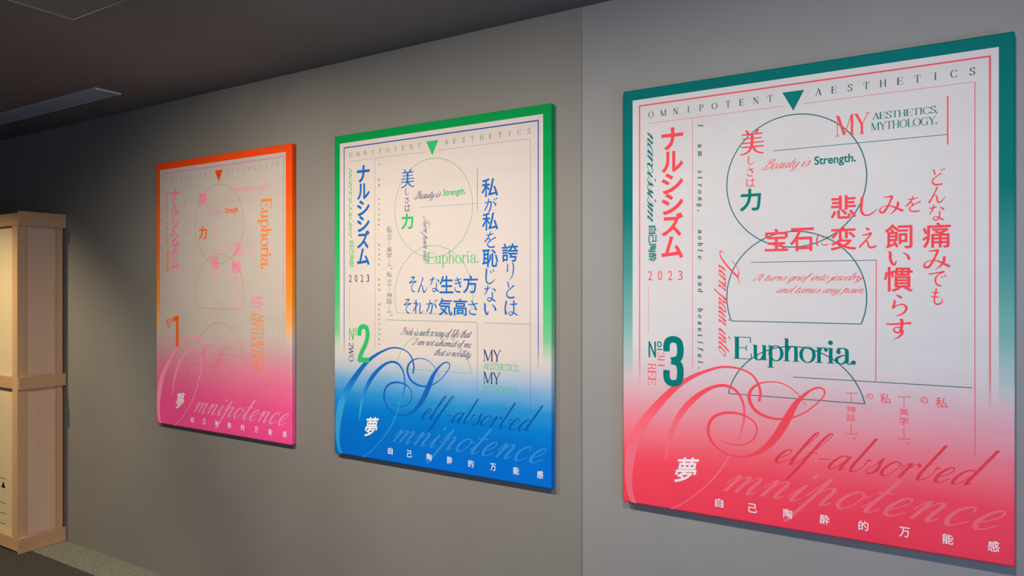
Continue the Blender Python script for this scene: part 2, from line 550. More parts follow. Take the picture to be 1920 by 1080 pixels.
        V(110, 0, 465); H(30, 110, 457); C([(115, 300), (180, 420), (270, 468), (360, 420), (375, 300)], T); V(375, 0, 310); foot(110, 8); foot(375, 8); adv = 490
    elif ch == 'o':
        E(245, 232, 180, 235); adv = 490
    elif ch == 'p':
        V(110, -220, 465); H(30, 110, 457); foot(110, -212); E(265, 230, 170, 235); adv = 500
    elif ch == 'r':
        V(110, 0, 465); H(30, 110, 457); foot(110, 8); C([(120, 280), (170, 430), (260, 465), (310, 430)], t * 2); o.append(disc(300, 405, T * .58)); adv = 355
    elif ch == 's':
        C([(290, 370), (240, 460), (150, 455), (80, 370), (130, 280), (240, 210), (290, 120), (220, 10), (120, 10), (50, 110)], T); adv = 360
    elif ch == 't':
        V(130, 60, 600); H(30, 260, 457); C([(130, 90), (160, 10), (240, 10), (280, 80)], t * 2.2); adv = 300
    elif ch == 'u':
        V(110, 150, 465); V(375, 0, 465); H(30, 110, 457); H(300, 375, 457); H(375, 460, 8); C([(110, 170), (130, 40), (220, 2), (310, 50), (370, 160)], T); adv = 490
    elif ch == '.':
        o.append(disc(80, T * .62, T * .64, 16)); adv = 200
    elif ch == ',':
        o.append(disc(80, T * .55, T * .55)); D(110, 30, 50, -110, t * 2); adv = 200
    elif ch == ' ':
        adv = 300
    return adv, o


def roman(txt, T=95, t=20, gap=0, slant=0.0):
    out, x = [], 0.0
    for n_, ch in enumerate(txt):
        adv, st = roman_glyph(ch, T, t)
        for v, f in st:
            out.append(([(a + x + b * slant, b) for a, b in v], f, n_))
        x += adv + gap
    return out


# -- glyphs of Blender's own typeface: kana, kanji and grotesque Latin
_cache = {}


def fill(contours):
    """fill closed outlines (holes kept) through a 2d curve"""
    cc = bpy.data.curves.new('tmp_fill', 'CURVE')
    cc.dimensions = '2D'
    cc.fill_mode = 'BOTH'
    for c_ in contours:
        sp = cc.splines.new('POLY')
        sp.points.add(len(c_) - 1)
        for q, (a, b) in zip(sp.points, c_):
            q.co = (a, b, 0, 1)
        sp.use_cyclic_u = True
    ob = bpy.data.objects.new('tmp_fill', cc)
    COL.objects.link(ob)
    me = bpy.data.meshes.new_from_object(ob.evaluated_get(bpy.context.evaluated_depsgraph_get()))
    V = [(v.co.x, v.co.y) for v in me.vertices]
    Fc = [tuple(p_.vertices) for p_ in me.polygons]
    bpy.data.objects.remove(ob)
    bpy.data.meshes.remove(me)
    bpy.data.curves.remove(cc)
    return V, Fc


def contours_of(txt):
    cu = bpy.data.curves.new('tmp_text', 'FONT')
    cu.body = txt
    cu.size = 1.0
    ob = bpy.data.objects.new('tmp_text', cu)
    COL.objects.link(ob)
    cc = ob.to_curve(bpy.context.evaluated_depsgraph_get())
    out = []
    for sp in cc.splines:
        bp = sp.bezier_points
        P_ = []
        for i in range(len(bp)):
            a, b = bp[i], bp[(i + 1) % len(bp)]
            p0, p1, p2, p3 = a.co, a.handle_right, b.handle_left, b.co
            d = (p3 - p0)
            flat = d.length < 1e-5 or (abs((p1 - p0).cross(d).z) + abs((p2 - p0).cross(d).z)) / d.length < 0.002
            n = 1 if flat else 5
            for j in range(n):
                t = j / n
                q = p0 * (1 - t) ** 3 + p1 * 3 * t * (1 - t) ** 2 + p2 * 3 * t * t * (1 - t) + p3 * t ** 3
                if not P_ or math.hypot(q.x - P_[-1][0], q.y - P_[-1][1]) > 1e-4:
                    P_.append((q.x, q.y))
        if len(P_) > 2:
            out.append(P_)
    bpy.data.objects.remove(ob)
    bpy.data.curves.remove(cu)
    return out


def glyph(txt, off=0.0, ax=0.0, ay=0.0):
    """off: extra weight in em laid round every outline; ax, ay: shift of the outlines sideways / up and down (signed, outwards)"""
    key = (txt, off, ax, ay)
    if key in _cache:
        return _cache[key]
    cons = contours_of(txt)
    if ax or ay:
        # outer outlines and holes run in opposite directions, so one normal rule serves both
        big = max(cons, key=lambda c_: max(p[0] for p in c_) - min(p[0] for p in c_))
        ar = sum(c0[0] * c1[1] - c1[0] * c0[1] for c0, c1 in zip(big, big[1:] + big[:1]))
        sg = 1 if ar > 0 else -1
        res = []
        for c_ in cons:
            n = len(c_)
            r = []
            for i in range(n):
                a, b = c_[i - 1], c_[(i + 1) % n]
                e0 = (c_[i][0] - a[0], c_[i][1] - a[1])
                e1 = (b[0] - c_[i][0], b[1] - c_[i][1])
                l0, l1 = math.hypot(*e0) or 1, math.hypot(*e1) or 1
                nx = e0[1] / l0 + e1[1] / l1
                ny = -e0[0] / l0 - e1[0] / l1
                nx, ny = max(-1, min(1, nx)), max(-1, min(1, ny))
                r.append((c_[i][0] + sg * nx * ax, c_[i][1] + sg * ny * ay))
            res.append(r)
        cons = res
    out = [fill(cons)]
    if off > 0:
        for c_ in cons:
            n = len(c_)
            V, Fc = [], []
            for i in range(n):
                a, p_, b = c_[i - 1], c_[i], c_[(i + 1) % n]
                e0 = ((p_[0] - a[0]), (p_[1] - a[1]))
                e1 = ((b[0] - p_[0]), (b[1] - p_[1]))
                l0, l1 = math.hypot(*e0) or 1, math.hypot(*e1) or 1
                n0, n1 = (-e0[1] / l0, e0[0] / l0), (-e1[1] / l1, e1[0] / l1)
                mx, my = n0[0] + n1[0], n0[1] + n1[1]
                m2 = mx * mx + my * my
                f_ = min(2 / m2, 1.45) if m2 > 1e-3 else 0
                V += [(p_[0] + mx * off * f_, p_[1] + my * off * f_), (p_[0] - mx * off * f_, p_[1] - my * off * f_)]
            for i in range(n):
                j = (i + 1) % n
                Fc.append((2 * i, 2 * i + 1, 2 * j + 1, 2 * j))
            out.append((V, Fc))
    _cache[key] = out
    return out


# brush kana: (x, y down, width) on a 100 grid
DK = [[(74, 6, 4), (82, 17, 7)], [(88, 1, 4), (96, 11, 7)]]
BR = {
    'し': [[(30, 5, 6), (33, 12, 9), (30, 45, 9), (31, 75, 8), (42, 93, 7), (62, 92, 6), (85, 72, 3), (90, 66, 1)]],
    'み': [[(22, 14, 3), (40, 13, 6), (52, 12, 8), (46, 35, 6), (34, 65, 7), (22, 85, 8), (10, 84, 7), (9, 70, 4), (22, 58, 3), (45, 56, 4), (65, 66, 7), (92, 84, 9)], [(74, 38, 7), (72, 60, 8), (60, 82, 5), (44, 97, 1.5)]],
    'を': [[(22, 22, 4), (48, 22, 6), (74, 14, 4)], [(50, 3, 5), (42, 28, 6), (20, 56, 7), (12, 61, 4), (34, 44, 4), (46, 46, 6), (50, 64, 6)], [(88, 38, 8), (70, 46, 5), (44, 60, 5), (32, 78, 6), (40, 92, 7), (60, 96, 7), (82, 92, 8)]],
    'え': [[(40, 3, 8), (50, 8, 9), (58, 13, 5)], [(22, 36, 5), (45, 33, 6), (66, 28, 8), (48, 52, 6), (22, 78, 7), (8, 94, 8), (30, 72, 4), (44, 64, 5), (50, 76, 7), (56, 92, 8), (72, 95, 8), (92, 88, 7)]],
    'に': [[(18, 8, 6), (22, 14, 9), (14, 50, 8), (16, 90, 8), (24, 72, 3)], [(48, 26, 4), (66, 26, 7), (86, 22, 6)], [(50, 66, 4), (52, 82, 6), (68, 88, 7), (92, 84, 7)]],
    'い': [[(14, 12, 5), (20, 22, 9), (20, 55, 9), (28, 84, 9), (36, 88, 7), (42, 66, 3)], [(66, 20, 4), (82, 38, 8), (88, 62, 10)]],
    'ら': [[(38, 2, 5), (52, 10, 9), (60, 16, 8)], [(28, 24, 6), (30, 36, 8), (22, 62, 8), (40, 50, 4), (66, 46, 6), (80, 60, 9), (72, 80, 7), (52, 94, 5), (34, 99, 2)]],
    'す': [[(4, 26, 5), (30, 27, 7), (70, 22, 7), (96, 20, 9)], [(56, 2, 7), (62, 10, 10), (60, 50, 8), (50, 66, 7), (36, 62, 6), (34, 48, 4), (46, 40, 4), (60, 48, 7), (64, 66, 8), (52, 86, 6), (32, 99, 2)]],
    'ど': [[(26, 6, 7), (34, 22, 8), (38, 38, 6)], [(76, 30, 8), (54, 42, 5), (26, 60, 6), (22, 80, 8), (38, 93, 8), (60, 94, 8), (84, 90, 8)]] + DK,
    'ん': [[(52, 4, 9), (40, 34, 6), (18, 76, 8), (6, 96, 9), (26, 62, 3), (42, 52, 4), (50, 64, 7), (54, 88, 8), (66, 94, 8), (84, 80, 4), (96, 58, 2)]],
    'な': [[(8, 24, 5), (30, 24, 6), (50, 16, 5)], [(34, 4, 6), (28, 32, 7), (10, 62, 3)], [(68, 22, 5), (84, 30, 8), (90, 38, 6)], [(66, 42, 7), (66, 70, 7), (60, 90, 6), (44, 96, 6), (32, 88, 5), (38, 76, 4), (58, 80, 6), (88, 96, 8)]],
    'で': [[(6, 22, 7), (40, 17, 6), (86, 8, 8), (60, 22, 5), (42, 46, 7), (42, 74, 8), (54, 92, 8), (72, 96, 7)], [(70, 36, 4), (78, 46, 7)], [(86, 30, 4), (94, 40, 7)]],
    'も': [[(48, 2, 6), (46, 20, 8), (36, 60, 8), (38, 86, 8), (54, 97, 8), (76, 90, 7), (86, 72, 4), (78, 58, 2)], [(20, 26, 5), (44, 30, 6), (66, 28, 5)], [(14, 50, 5), (38, 55, 6), (64, 52, 5)]],
    'が': [[(8, 32, 6), (34, 28, 6), (54, 28, 8), (52, 58, 8), (42, 88, 8), (32, 88, 4)], [(36, 4, 6), (32, 36, 7), (8, 84, 6)], [(68, 26, 5), (82, 40, 8), (86, 56, 8)]] + DK,
    'じ': [[(26, 5, 6), (29, 12, 9), (26, 45, 9), (27, 75, 8), (38, 93, 7), (58, 92, 6), (85, 72, 3), (90, 66, 1)], [(54, 18, 4), (64, 30, 7)], [(72, 10, 4), (82, 22, 7)]],
    'き': [[(18, 22, 5), (46, 22, 6), (78, 12, 5)], [(16, 42, 5), (48, 42, 6), (82, 32, 5)], [(38, 3, 6), (52, 28, 8), (72, 62, 8), (70, 64, 5), (50, 58, 3)], [(24, 66, 4), (22, 80, 6), (36, 94, 8), (70, 96, 9)]],
    'り': [[(22, 6, 6), (26, 14, 8), (20, 40, 7), (24, 50, 5), (34, 36, 3)], [(66, 2, 6), (78, 14, 9), (78, 46, 9), (66, 76, 6), (40, 99, 2)]],
    'と': [[(28, 4, 7), (36, 24, 8), (42, 42, 6)], [(84, 26, 8), (58, 42, 5), (26, 62, 6), (22, 82, 8), (40, 95, 8), (62, 96, 8), (88, 92, 8)]],
    'は': [[(14, 8, 6), (18, 14, 9), (10, 50, 8), (14, 92, 8), (22, 72, 3)], [(40, 28, 4), (66, 29, 7), (94, 24, 6)], [(68, 4, 6), (70, 14, 8), (70, 68, 7), (62, 90, 6), (46, 96, 6), (34, 86, 5), (42, 76, 4), (64, 80, 6), (96, 96, 8)]],
    'そ': [[(26, 10, 5), (70, 8, 8), (48, 24, 5), (10, 44, 6), (48, 38, 5), (92, 34, 7), (60, 44, 5), (38, 62, 6), (38, 82, 8), (52, 95, 8), (72, 97, 7)]],
    'れ': [[(28, 2, 6), (30, 14, 8), (28, 96, 8)], [(4, 28, 5), (30, 28, 6), (40, 24, 6), (24, 54, 5), (4, 82, 7), (36, 46, 4), (60, 28, 4), (68, 36, 7), (64, 66, 8), (66, 88, 8), (78, 92, 6), (96, 76, 3)]],
    'さ': [[(14, 30, 5), (48, 30, 6), (84, 20, 6)], [(38, 3, 6), (54, 30, 8), (74, 62, 8), (70, 64, 5), (50, 58, 3)], [(24, 66, 4), (22, 80, 6), (38, 95, 8), (72, 97, 9)]],
    'の': [[(54, 18, 6), (46, 50, 8), (28, 84, 8), (10, 72, 6), (12, 42, 5), (36, 14, 5), (66, 10, 6), (92, 36, 9), (86, 70, 7), (58, 92, 3)]],
    'て': [[(6, 22, 7), (40, 17, 6), (90, 8, 8), (60, 24, 5), (42, 48, 7), (42, 76, 8), (56, 94, 8), (76, 97, 7)]],
    'っ': [[(10, 50, 6), (60, 34, 6), (88, 50, 8), (70, 78, 6), (40, 92, 2)]],
}


def kana(ch, wgt=1.2):
    out = []
    for st in BR[ch]:
        Q = catmull([(a, -b, w_) for a, b, w_ in st], 6)
        out.append(ribbon([(q[0], q[1]) for q in Q], [max(q[2], .8) * wgt for q in Q]))
    return out


def bbox(shapes):
    xs = [p_[0] for sh in shapes for p_ in sh[0]]
    ys = [p_[1] for sh in shapes for p_ in sh[0]]
    return min(xs), min(ys), max(xs), max(ys)


DIG = {'3': [[(6.5, 69), (6.5, 80), (10, 90), (20, 93.5), (30, 90), (33.5, 80), (33.5, 65), (29, 55), (16, 51)], [(16, 51), (29, 47), (33.5, 37), (33.5, 20), (30, 10), (20, 6.5), (10, 10), (6.5, 20), (6.5, 32)]],
       '2': [[(6.5, 69), (6.5, 80), (10, 90), (20, 93.5), (30, 90), (33.5, 80), (33.5, 68), (28, 50), (14, 26), (7.5, 11), (7, 2)], [(1, 6.5), (20, 6.5), (39, 6.5)]],
       '1': [[(31, 0), (31, 50), (31, 100)], [(30, 93.5), (20, 90), (8, 84)]]}


def digit(ch, w_=13.0):
    return [ribbon([(q[0], q[1]) for q in catmull(st, 6)], [w_] * len(catmull(st, 6))) for st in DIG[ch]]


# ------------------------------------------------------------------ paintings
CH_MM = 1455.0
CW_MM = 1145.0


def wallpoint(x, y, d):
    """a measured spot of the photograph -> X and height (about eye level) on the wall-parallel plane at distance d"""
    a = math.atan((x - 960) / F) - TH
    X = d * math.tan(a)
    Z = d * math.cos(TH) - X * math.sin(TH)
    return X, (540 - y) / F * Z


class Ink:
    """flat paint on one painting: every character, word, rule or stroke becomes a part of its own"""

    def __init__(s, pt, name, mat, label=None, level=0, split=False):
        s.pt, s.name, s.mat, s.label = pt, name, mat, label
        s.k, s.level, s.split = 0, level, split

    def add(s, shapes, fn, name=None):
        if s.split and shapes and len(shapes[0]) > 2:
            for i in sorted(set(q[2] for q in shapes)):
                s._add([q[:2] for q in shapes if q[2] == i], fn, 'letter', False)
        else:
            s._add([q[:2] for q in shapes], fn, name or s.name, len(shapes) > 0 and len(shapes[0]) > 2 and shapes[-1][2] > 0)

    def _add(s, shapes, fn, name, joined):
        y = -(s.pt.t + 0.00006 + s.level * 0.00004 + (s.pt.n % 5) * 0.000007)
        s.pt.n += 1
        P2, F2 = [], []
        for v, f in shapes:
            b = len(P2)
            P_ = [fn(a, c_) for a, c_ in v]
            P2 += [Vector((min(max(u, 3), CW_MM - 3), min(max(vv, 3), CH_MM - 3))) for u, vv in P_]
            for q in f:
                us = [P_[i][0] for i in q]
                vs = [P_[i][1] for i in q]
                if min(vs) >= CH_MM - 4 or max(us) < 4 or min(us) > CW_MM - 4:
                    continue
                for tri in ([q] if len(q) != 4 else [(q[0], q[1], q[2]), (q[0], q[2], q[3])]):
                    ar = sum(P_[tri[i]][0] * P_[tri[(i + 1) % len(tri)]][1] - P_[tri[(i + 1) % len(tri)]][0] * P_[tri[i]][1] for i in range(len(tri)))
                    if abs(ar) > 1e-5:
                        F2.append([i + b for i in (tri if ar > 0 else tri[::-1])])
        if not F2:
            return
        # overlapping strokes of one piece are united into a single sheet
        V3, _e, F3 = delaunay_2d_cdt(P2, [], F2, 0, 1e-4)[:3]
        cen = np.array([[sum(V3[i].x for i in q) / len(q), sum(V3[i].y for i in q) / len(q)] for q in F3])
        keep = np.zeros(len(F3), bool)
        for q in F2:
            ins = np.ones(len(F3), bool)
            for i in range(len(q)):
                a_, b_ = P2[q[i]], P2[q[(i + 1) % len(q)]]
                ins &= ((b_.x - a_.x) * (cen[:, 1] - a_.y) - (b_.y - a_.y) * (cen[:, 0] - a_.x)) >= -1e-6
            keep |= ins
        F3 = [q for q, k_ in zip(F3, keep) if k_]
        V = [(p_.x / 1000 * s.pt.su, y, (CH_MM - p_.y) / 1000) for p_ in V3]
        used = sorted(set(i for q in F3 for i in q))
        mp = {i: n for n, i in enumerate(used)}
        o = mesh_obj(name, [V[i] for i in used], [tuple(mp[i] for i in q) for q in F3], s.mat, s.pt.root, s.label)
        if o.data.polygons and o.data.polygons[0].normal.y > 0:
            o.data.flip_normals()
        if joined:
            o['kind'] = 'stuff'

    def mm(s, shapes):
        s.add(shapes, lambda a, b: (a, b))
        return s

    def fit(s, shapes, u0, v0, u1, v1, rot=0):
        """fit bounding box of the shapes (y up) into the mm box; rot=1: reads downwards"""
        x0_, y0_, x1_, y1_ = bbox(shapes)
        w_, h_ = max(x1_ - x0_, 1e-6), max(y1_ - y0_, 1e-6)
        if rot:
            s.add(shapes, lambda a, b: (u0 + (b - y0_) / h_ * (u1 - u0), v0 + (a - x0_) / w_ * (v1 - v0)))
        else:
            s.add(shapes, lambda a, b: (u0 + (a - x0_) / w_ * (u1 - u0), v1 - (b - y0_) / h_ * (v1 - v0)))
        return s

    def px(s, shapes, x0_, y0_, x1_, y1_, rot=0):
        u0, u1 = s.pt.U(x0_, (y0_ + y1_) / 2)[0], s.pt.U(x1_, (y0_ + y1_) / 2)[0]
        v0, v1 = s.pt.U((x0_ + x1_) / 2, y0_)[1], s.pt.U((x0_ + x1_) / 2, y1_)[1]
        return s.fit(shapes, u0, v0, u1, v1, rot)

    def line(s, pts, w_=1.8, px=True):
        P_ = [s.pt.U(*q) for q in pts] if px else pts
        for a, b in zip(P_, P_[1:]):
            s._add([ribbon([a, b], [w_, w_])], lambda x, y: (x, y), s.name if 'line' in s.name else 'rule_line', False)
        return s

    def stroke(s, pts):
        Q = catmull(pts, 8)
        s.add([ribbon([(q[0], q[1]) for q in Q], [q[2] for q in Q])], lambda x, y: (x, y))
        return s

    def done(s):
        pass


def paintmat(name, inner, band_stops, base_stops, mottle):
    """the canvas itself: pale ground, coloured band around it that fades downwards, colour rising from the bottom"""
    m = NT(name, 0.7, 0.08)
    X, Y, Z = m.xyz()
    v = m.math('DIVIDE', m.math('SUBTRACT', CH_MM / 1000, Z), CH_MM / 1000)
    wob = m.math('MULTIPLY', m.math('SUBTRACT', m.noise(2.2, 4, (1, 1, 3)), 0.5), 0.05)
    vw = m.math('ADD', v, wob)
    base = m.ramp(vw, [(a / CH_MM, lin(c_)) for a, c_ in base_stops])
    bandc = m.ramp(v, [(a / CH_MM, lin(c_)) for a, c_, al in band_stops])
    banda = m.ramp(vw, [(a / CH_MM, (al, al, al, 1)) for a, c_, al in band_stops])
    ins = m.math('MULTIPLY', m.math('GREATER_THAN', X, inner[0]), m.math('LESS_THAN', X, inner[1]))
    ins = m.math('MULTIPLY', ins, m.math('LESS_THAN', Z, CH_MM / 1000 - 0.038))
    ins = m.math('MULTIPLY', ins, m.math('LESS_THAN', Y, inner[2]))
    out = m.math('SUBTRACT', 1.0, ins)
    fac = m.math('MULTIPLY', out, banda)
    c0 = m.mix(fac, base, bandc)
    mo = m.ramp(m.noise(3.0, 6, (1.0, 1, 2.6), 0.7), [(0.3, (mottle, mottle, mottle, 1)), (0.7, (1, 1, 1, 1))])
    m.color(m.mix(1.0, c0, mo, 'MULTIPLY'))
    
    m.bump(m.noise(420, 2), 0.10, 0.0006)
    return m.m


def inkmat(name, stops, alpha=None, rough=0.55):
    """paint whose colour may change down the picture; alpha stops = thin, fading paint"""
    m = NT(name, rough, 0.08)
    Z = m.xyz()[2]
    v = m.math('DIVIDE', m.math('SUBTRACT', CH_MM / 1000, Z), CH_MM / 1000)
    if len(stops) == 1:
        m.color(lin(stops[0][1]))
    else:
        m.color(m.ramp(v, [(a / CH_MM, lin(c_)) for a, c_ in stops]))
    if alpha is not None:
        if isinstance(alpha, (int, float)):
            m.b.inputs['Alpha'].default_value = alpha
        else:
            m.l(m.ramp(v, [(a / CH_MM, (al, al, al, 1)) for a, al in alpha]), m.b.inputs['Alpha'])
    return m.m


class Painting:
    def __init__(s, X0, width, thick, wally, label, mat):
        s.n = 0
        s.X0, s.W = X0, width
        s.su = width / CW_MM * 1000
        s.ztop = 0.697
        s.root = thing('painting', label, 'painting', (X0, 0, CAMZ + s.ztop - CH_MM / 1000), 'three lettered paintings in a row')
        s.t = 0.030          # front face stands this far in front of wall_left
        s.d = WALLD - s.t
        # rounded canvas body
        v, f = boxvf(0, width, -s.t, wally - 0.001, 0, CH_MM / 1000)
        mesh_obj('canvas', v, f, mat, s.root, None, None, 0.007, 4)
        # stretcher bars seen from behind/below
    def U(s, x, y):
        X, Z = wallpoint(x, y, s.d)
        return (X - s.X0) / s.W * CW_MM, (s.ztop - Z) * 1000

    def ink(s, name, mat, label=None, level=0, split=False):
        return Ink(s, name, mat, label, level, split)


# big script capitals, measured on the third painting (photo px, stroke width px)
BIG_O = [(1423, 753, 5), (1426, 736.5, 5), (1420.8, 718, 4.5), (1409, 702, 3.6), (1390.7, 692.6, 3.4), (1370, 688.4, 4), (1349, 688.6, 4.5), (1326, 695, 5.5), (1303, 704, 7.5),
         (1279.6, 717, 10), (1258.8, 733, 13), (1238, 754, 16), (1217, 778, 19), (1199, 803, 22), (1187.6, 830, 24), (1180.5, 865, 21), (1179, 900, 15), (1183, 928, 12), (1192, 945, 8), (1210, 958, 4)]
BIG_O2 = [(1245, 958, 2.5), (1261.5, 953, 2.5), (1285, 941, 2.5), (1310.7, 922, 2.5), (1331.5, 903, 3), (1349.6, 883, 3.4), (1362, 864, 3.8), (1374, 840, 3.8), (1384, 812, 3.4)]
BIG_I = [(1385, 824.5, 2), (1391, 803.7, 4.6), (1395.4, 783, 4.6), (1394.4, 761, 4.2), (1388.6, 744, 4.6), (1377, 730, 5.6), (1363, 723.6, 6), (1346.8, 723.2, 6), (1328, 729.6, 7.5),
         (1309.7, 741, 10), (1293.5, 755, 12), (1279.6, 771, 12), (1268, 790, 11), (1258.8, 810, 9.5), (1252.5, 832, 7), (1248, 862, 3)]
BIG_S = [(1510.6, 760, 1), (1499.5, 743.5, 1.6), (1485.6, 729.6, 1.8), (1467, 719, 2), (1446, 716, 2.2), (1427.8, 718, 3), (1411.6, 727, 5), (1404.6, 741, 6.2), (1407, 755, 6.2),
         (1416, 769, 6), (1432.4, 779.4, 5.4), (1453, 785, 4.2), (1478.7, 784.5, 3.2), (1504, 776, 2.4), (1525, 762, 2.2), (1540, 748, 2.4), (1546, 738, 2.8), (1544, 730, 3), (1533, 727, 3.2),
         (1518, 733, 4), (1502, 746, 7), (1490, 760, 10.5), (1481, 776, 13.5), (1469.4, 796.8, 15), (1457, 816, 14), (1444, 831, 12), (1430, 843, 9), (1412, 852, 5.5), (1393.7, 856, 3.6),
         (1373, 854, 3), (1352, 845, 3.4), (1337, 831, 4.6), (1328.5, 814, 5.6), (1328.5, 799, 5.8), (1335, 785, 5.8), (1349, 776.4, 5.4), (1367.6, 773.6, 5), (1388.4, 776.4, 4),
         (1407, 785, 3.2), (1417.4, 797, 3), (1418.5, 811, 2.8), (1411, 825, 2.4), (1395, 833, 2), (1377, 834, 1.7), (1362, 830, 1.3), (1351, 825.7, 0.8)]
KATA = dict(off=0.028)
BOLD = dict(off=0.015)
MING = dict(off=0.006, ax=0.012, ay=-0.018)


def build_common(pt, c):
    """everything the three paintings share; c = materials"""
    # frame line, faded at its lower end
    k = pt.ink('border_line', c['line'], c.get('line_label'), 1)
    vb = c.get('line_end', 1040)
    k.line([(64, vb), (64, 57.5)], 5, False).line([(64, 60), (1088, 60)], 5, False).line([(1088, 57.5), (1088, vb)], 5, False).done()
    # header lettering
    k = pt.ink('letter', c['header'], None, 2)
    for txt, u0, u1 in (('OMNIPOTENT', 106, 505), ('AESTHETICS', 648, 1047)):
        for i, ch in enumerate(txt):
            u = u0 + (u1 - u0) * i / (len(txt) - 1)
            g_ = roman(ch, 105, 34)
            b_ = bbox(g_)
            hw_ = (b_[2] - b_[0]) / 700 * 21 / 2 * 0.95
            k.fit(g_, u - hw_, 84.5, u + hw_, 106)
    k.done()
    k = pt.ink('triangle_mark', c['tri'], None, 2)
    k.mm([([(542, 82), (607, 82), (575, 143)], [(0, 1, 2)])]).done()
    # thin rules of the grid
    k = pt.ink('rule_line', c['rule'], None, 1)
    k.line([(97, 125), (545, 125)], 1.6, False).line([(604, 125), (1053, 125)], 1.6, False).line([(1053, 125), (1053, 1162)], c.get('rule_w', 1.8), False)
    k.line([(253, 125), (253, 966)], 1.6, False).line([(97, 690), (97, 855)], 1.4, False).done()
    # circle and the two cut circles below it
    for (cy, chord) in ((362, None), (727, 804.5), (1087, 1042)):
        k = pt.ink('circle_outline', c['circle'], None, 3)
        w_ = c.get('circle_w', 3.2)
        if chord is None:
            P_ = [(575 + 207 * math.cos(a * math.pi / 60), cy + 207 * math.sin(a * math.pi / 60)) for a in range(120)]
            k.mm([ribbon(P_, [w_] * 120, True)])
        else:
            a0 = math.asin((chord - cy) / 207)
            A = [a0 - i * (math.pi + 2 * a0) / 90 for i in range(91)]
            P_ = [(575 + 207 * math.cos(a), cy + 207 * math.sin(a)) for a in A]
            k.mm([ribbon(P_, [w_] * 91), ribbon([P_[0], P_[-1]], [w_ * .8] * 2)])
        k.done()
    # katakana title
    k = pt.ink('character', c['title'], None, 4)
    y = 152
    spans = [('ナ', 148, 225), ('ル', 229, 300), ('シ', 301, 375), ('シ', 364, 440), ('ズ', 438, 520), ('ム', 516, 600)]
    for ch, a, b in c['kata']:
        k.fit(glyph(ch, **KATA), 144, a, 221, b)
    k.done()
    k = pt.ink('script_words', c['narc'], None, 4)
    k.fit(script('narcissism', 2.6, 0.9, 0.55), 92, c['narc_v'][0], 124, c['narc_v'][1], 1).done()
    k = pt.ink('character', c['kanji'], None, 4)
    a, b = c['kanji_v']
    for i, ch in enumerate('自己陶酔'):
        st = (b - a) / 4
        k.fit(glyph(ch, 0.020), 97, a + i * st + 1, 126, a + (i + 1) * st - 1, 1)
    k.done()
    k = pt.ink('digit', c['year'], None, 4)
    for i, ch in enumerate('2023'):
        u = 95 + i * 36
        k.fit(glyph(ch, 0.004), u, 638, u + 16, 670)
    k.done()
    # spaced vertical line of roman type
    k = pt.ink('column_lettering', c['column'], None, 4)
    txt = 'I  am  strong,  noble  and  beautiful.'
    v0, v1 = 150, 962
    col = []
    for i, ch in enumerate(txt):
        if ch == ' ':
            continue
        v_ = v0 + (v1 - v0) * i / (len(txt) - 1)
        g_ = roman(ch, 150, 65, 0, 0.15)
        b_ = bbox(g_)
        s_ = 17 / 700 * c.get('col_s', 1.0)
        col += [([(272 + q * s_, v_ + (p_ - b_[0]) * s_) for p_, q in g0[0]], g0[1], i) for g0 in g_]
    k.mm(col)
    # big O, its light lower loop and the word
    px3 = P3.U

    def conv(L):
        return [px3(x, y_) + (w__ / 0.60,) for x, y_, w__ in L]
    k = pt.ink('script_capital', c['bigO'], 'large script letter O whose colour changes towards the bottom', 5)
    k.stroke(conv(BIG_O)).stroke(conv(BIG_I)).done()
    k = pt.ink('script_capital', c['omni'], 'thin right stroke of the script letter O', 4)
    k.stroke(conv(BIG_O2)).done()
    k = pt.ink('script_capital', c['bigS'], 'large script letter S', 6)
    k.stroke(conv(BIG_S)).done()
    k = pt.ink('letter', c['self'], None, 6, True)
    k.fit(script('elf-absorbed', 2.3, 0.7, 0.75, 1.6), 519, 1138, 1112, 1300).done()
    k = pt.ink('letter', c['omni'], None, 5, True)
    k.fit(script('mnipotence', 2.1, 0.8, 0.75, 2.2), 356, 1255, 1125, 1432).done()
    # white writing
    k = pt.ink('character', c['white'], 'white brush written character', 6)
    g_ = [([(a + 0.25 * b, b + 0.10 * a) for a, b in v], f) for v, f in glyph('夢', 0.016)]
    k.fit(g_, 190, 1266, 276, 1358).done()
    k = pt.ink('character', c['white'], 'white spaced characters along the bottom', 6)
    for i, ch in enumerate('自己陶酔的万能感'):
        u = 343 + (1096 - 343) * i / 7
        k.fit(glyph(ch, 0.012), u - 13.5, 1390.5, u + 13.5, 1419.5)
    k.done()


P3 = None
KATA_V = [('ナ', 149, 226), ('ル', 230, 302), ('シ', 304, 376), ('シ', 373, 447), ('ズ', 440, 521), ('ム', 520, 596)]

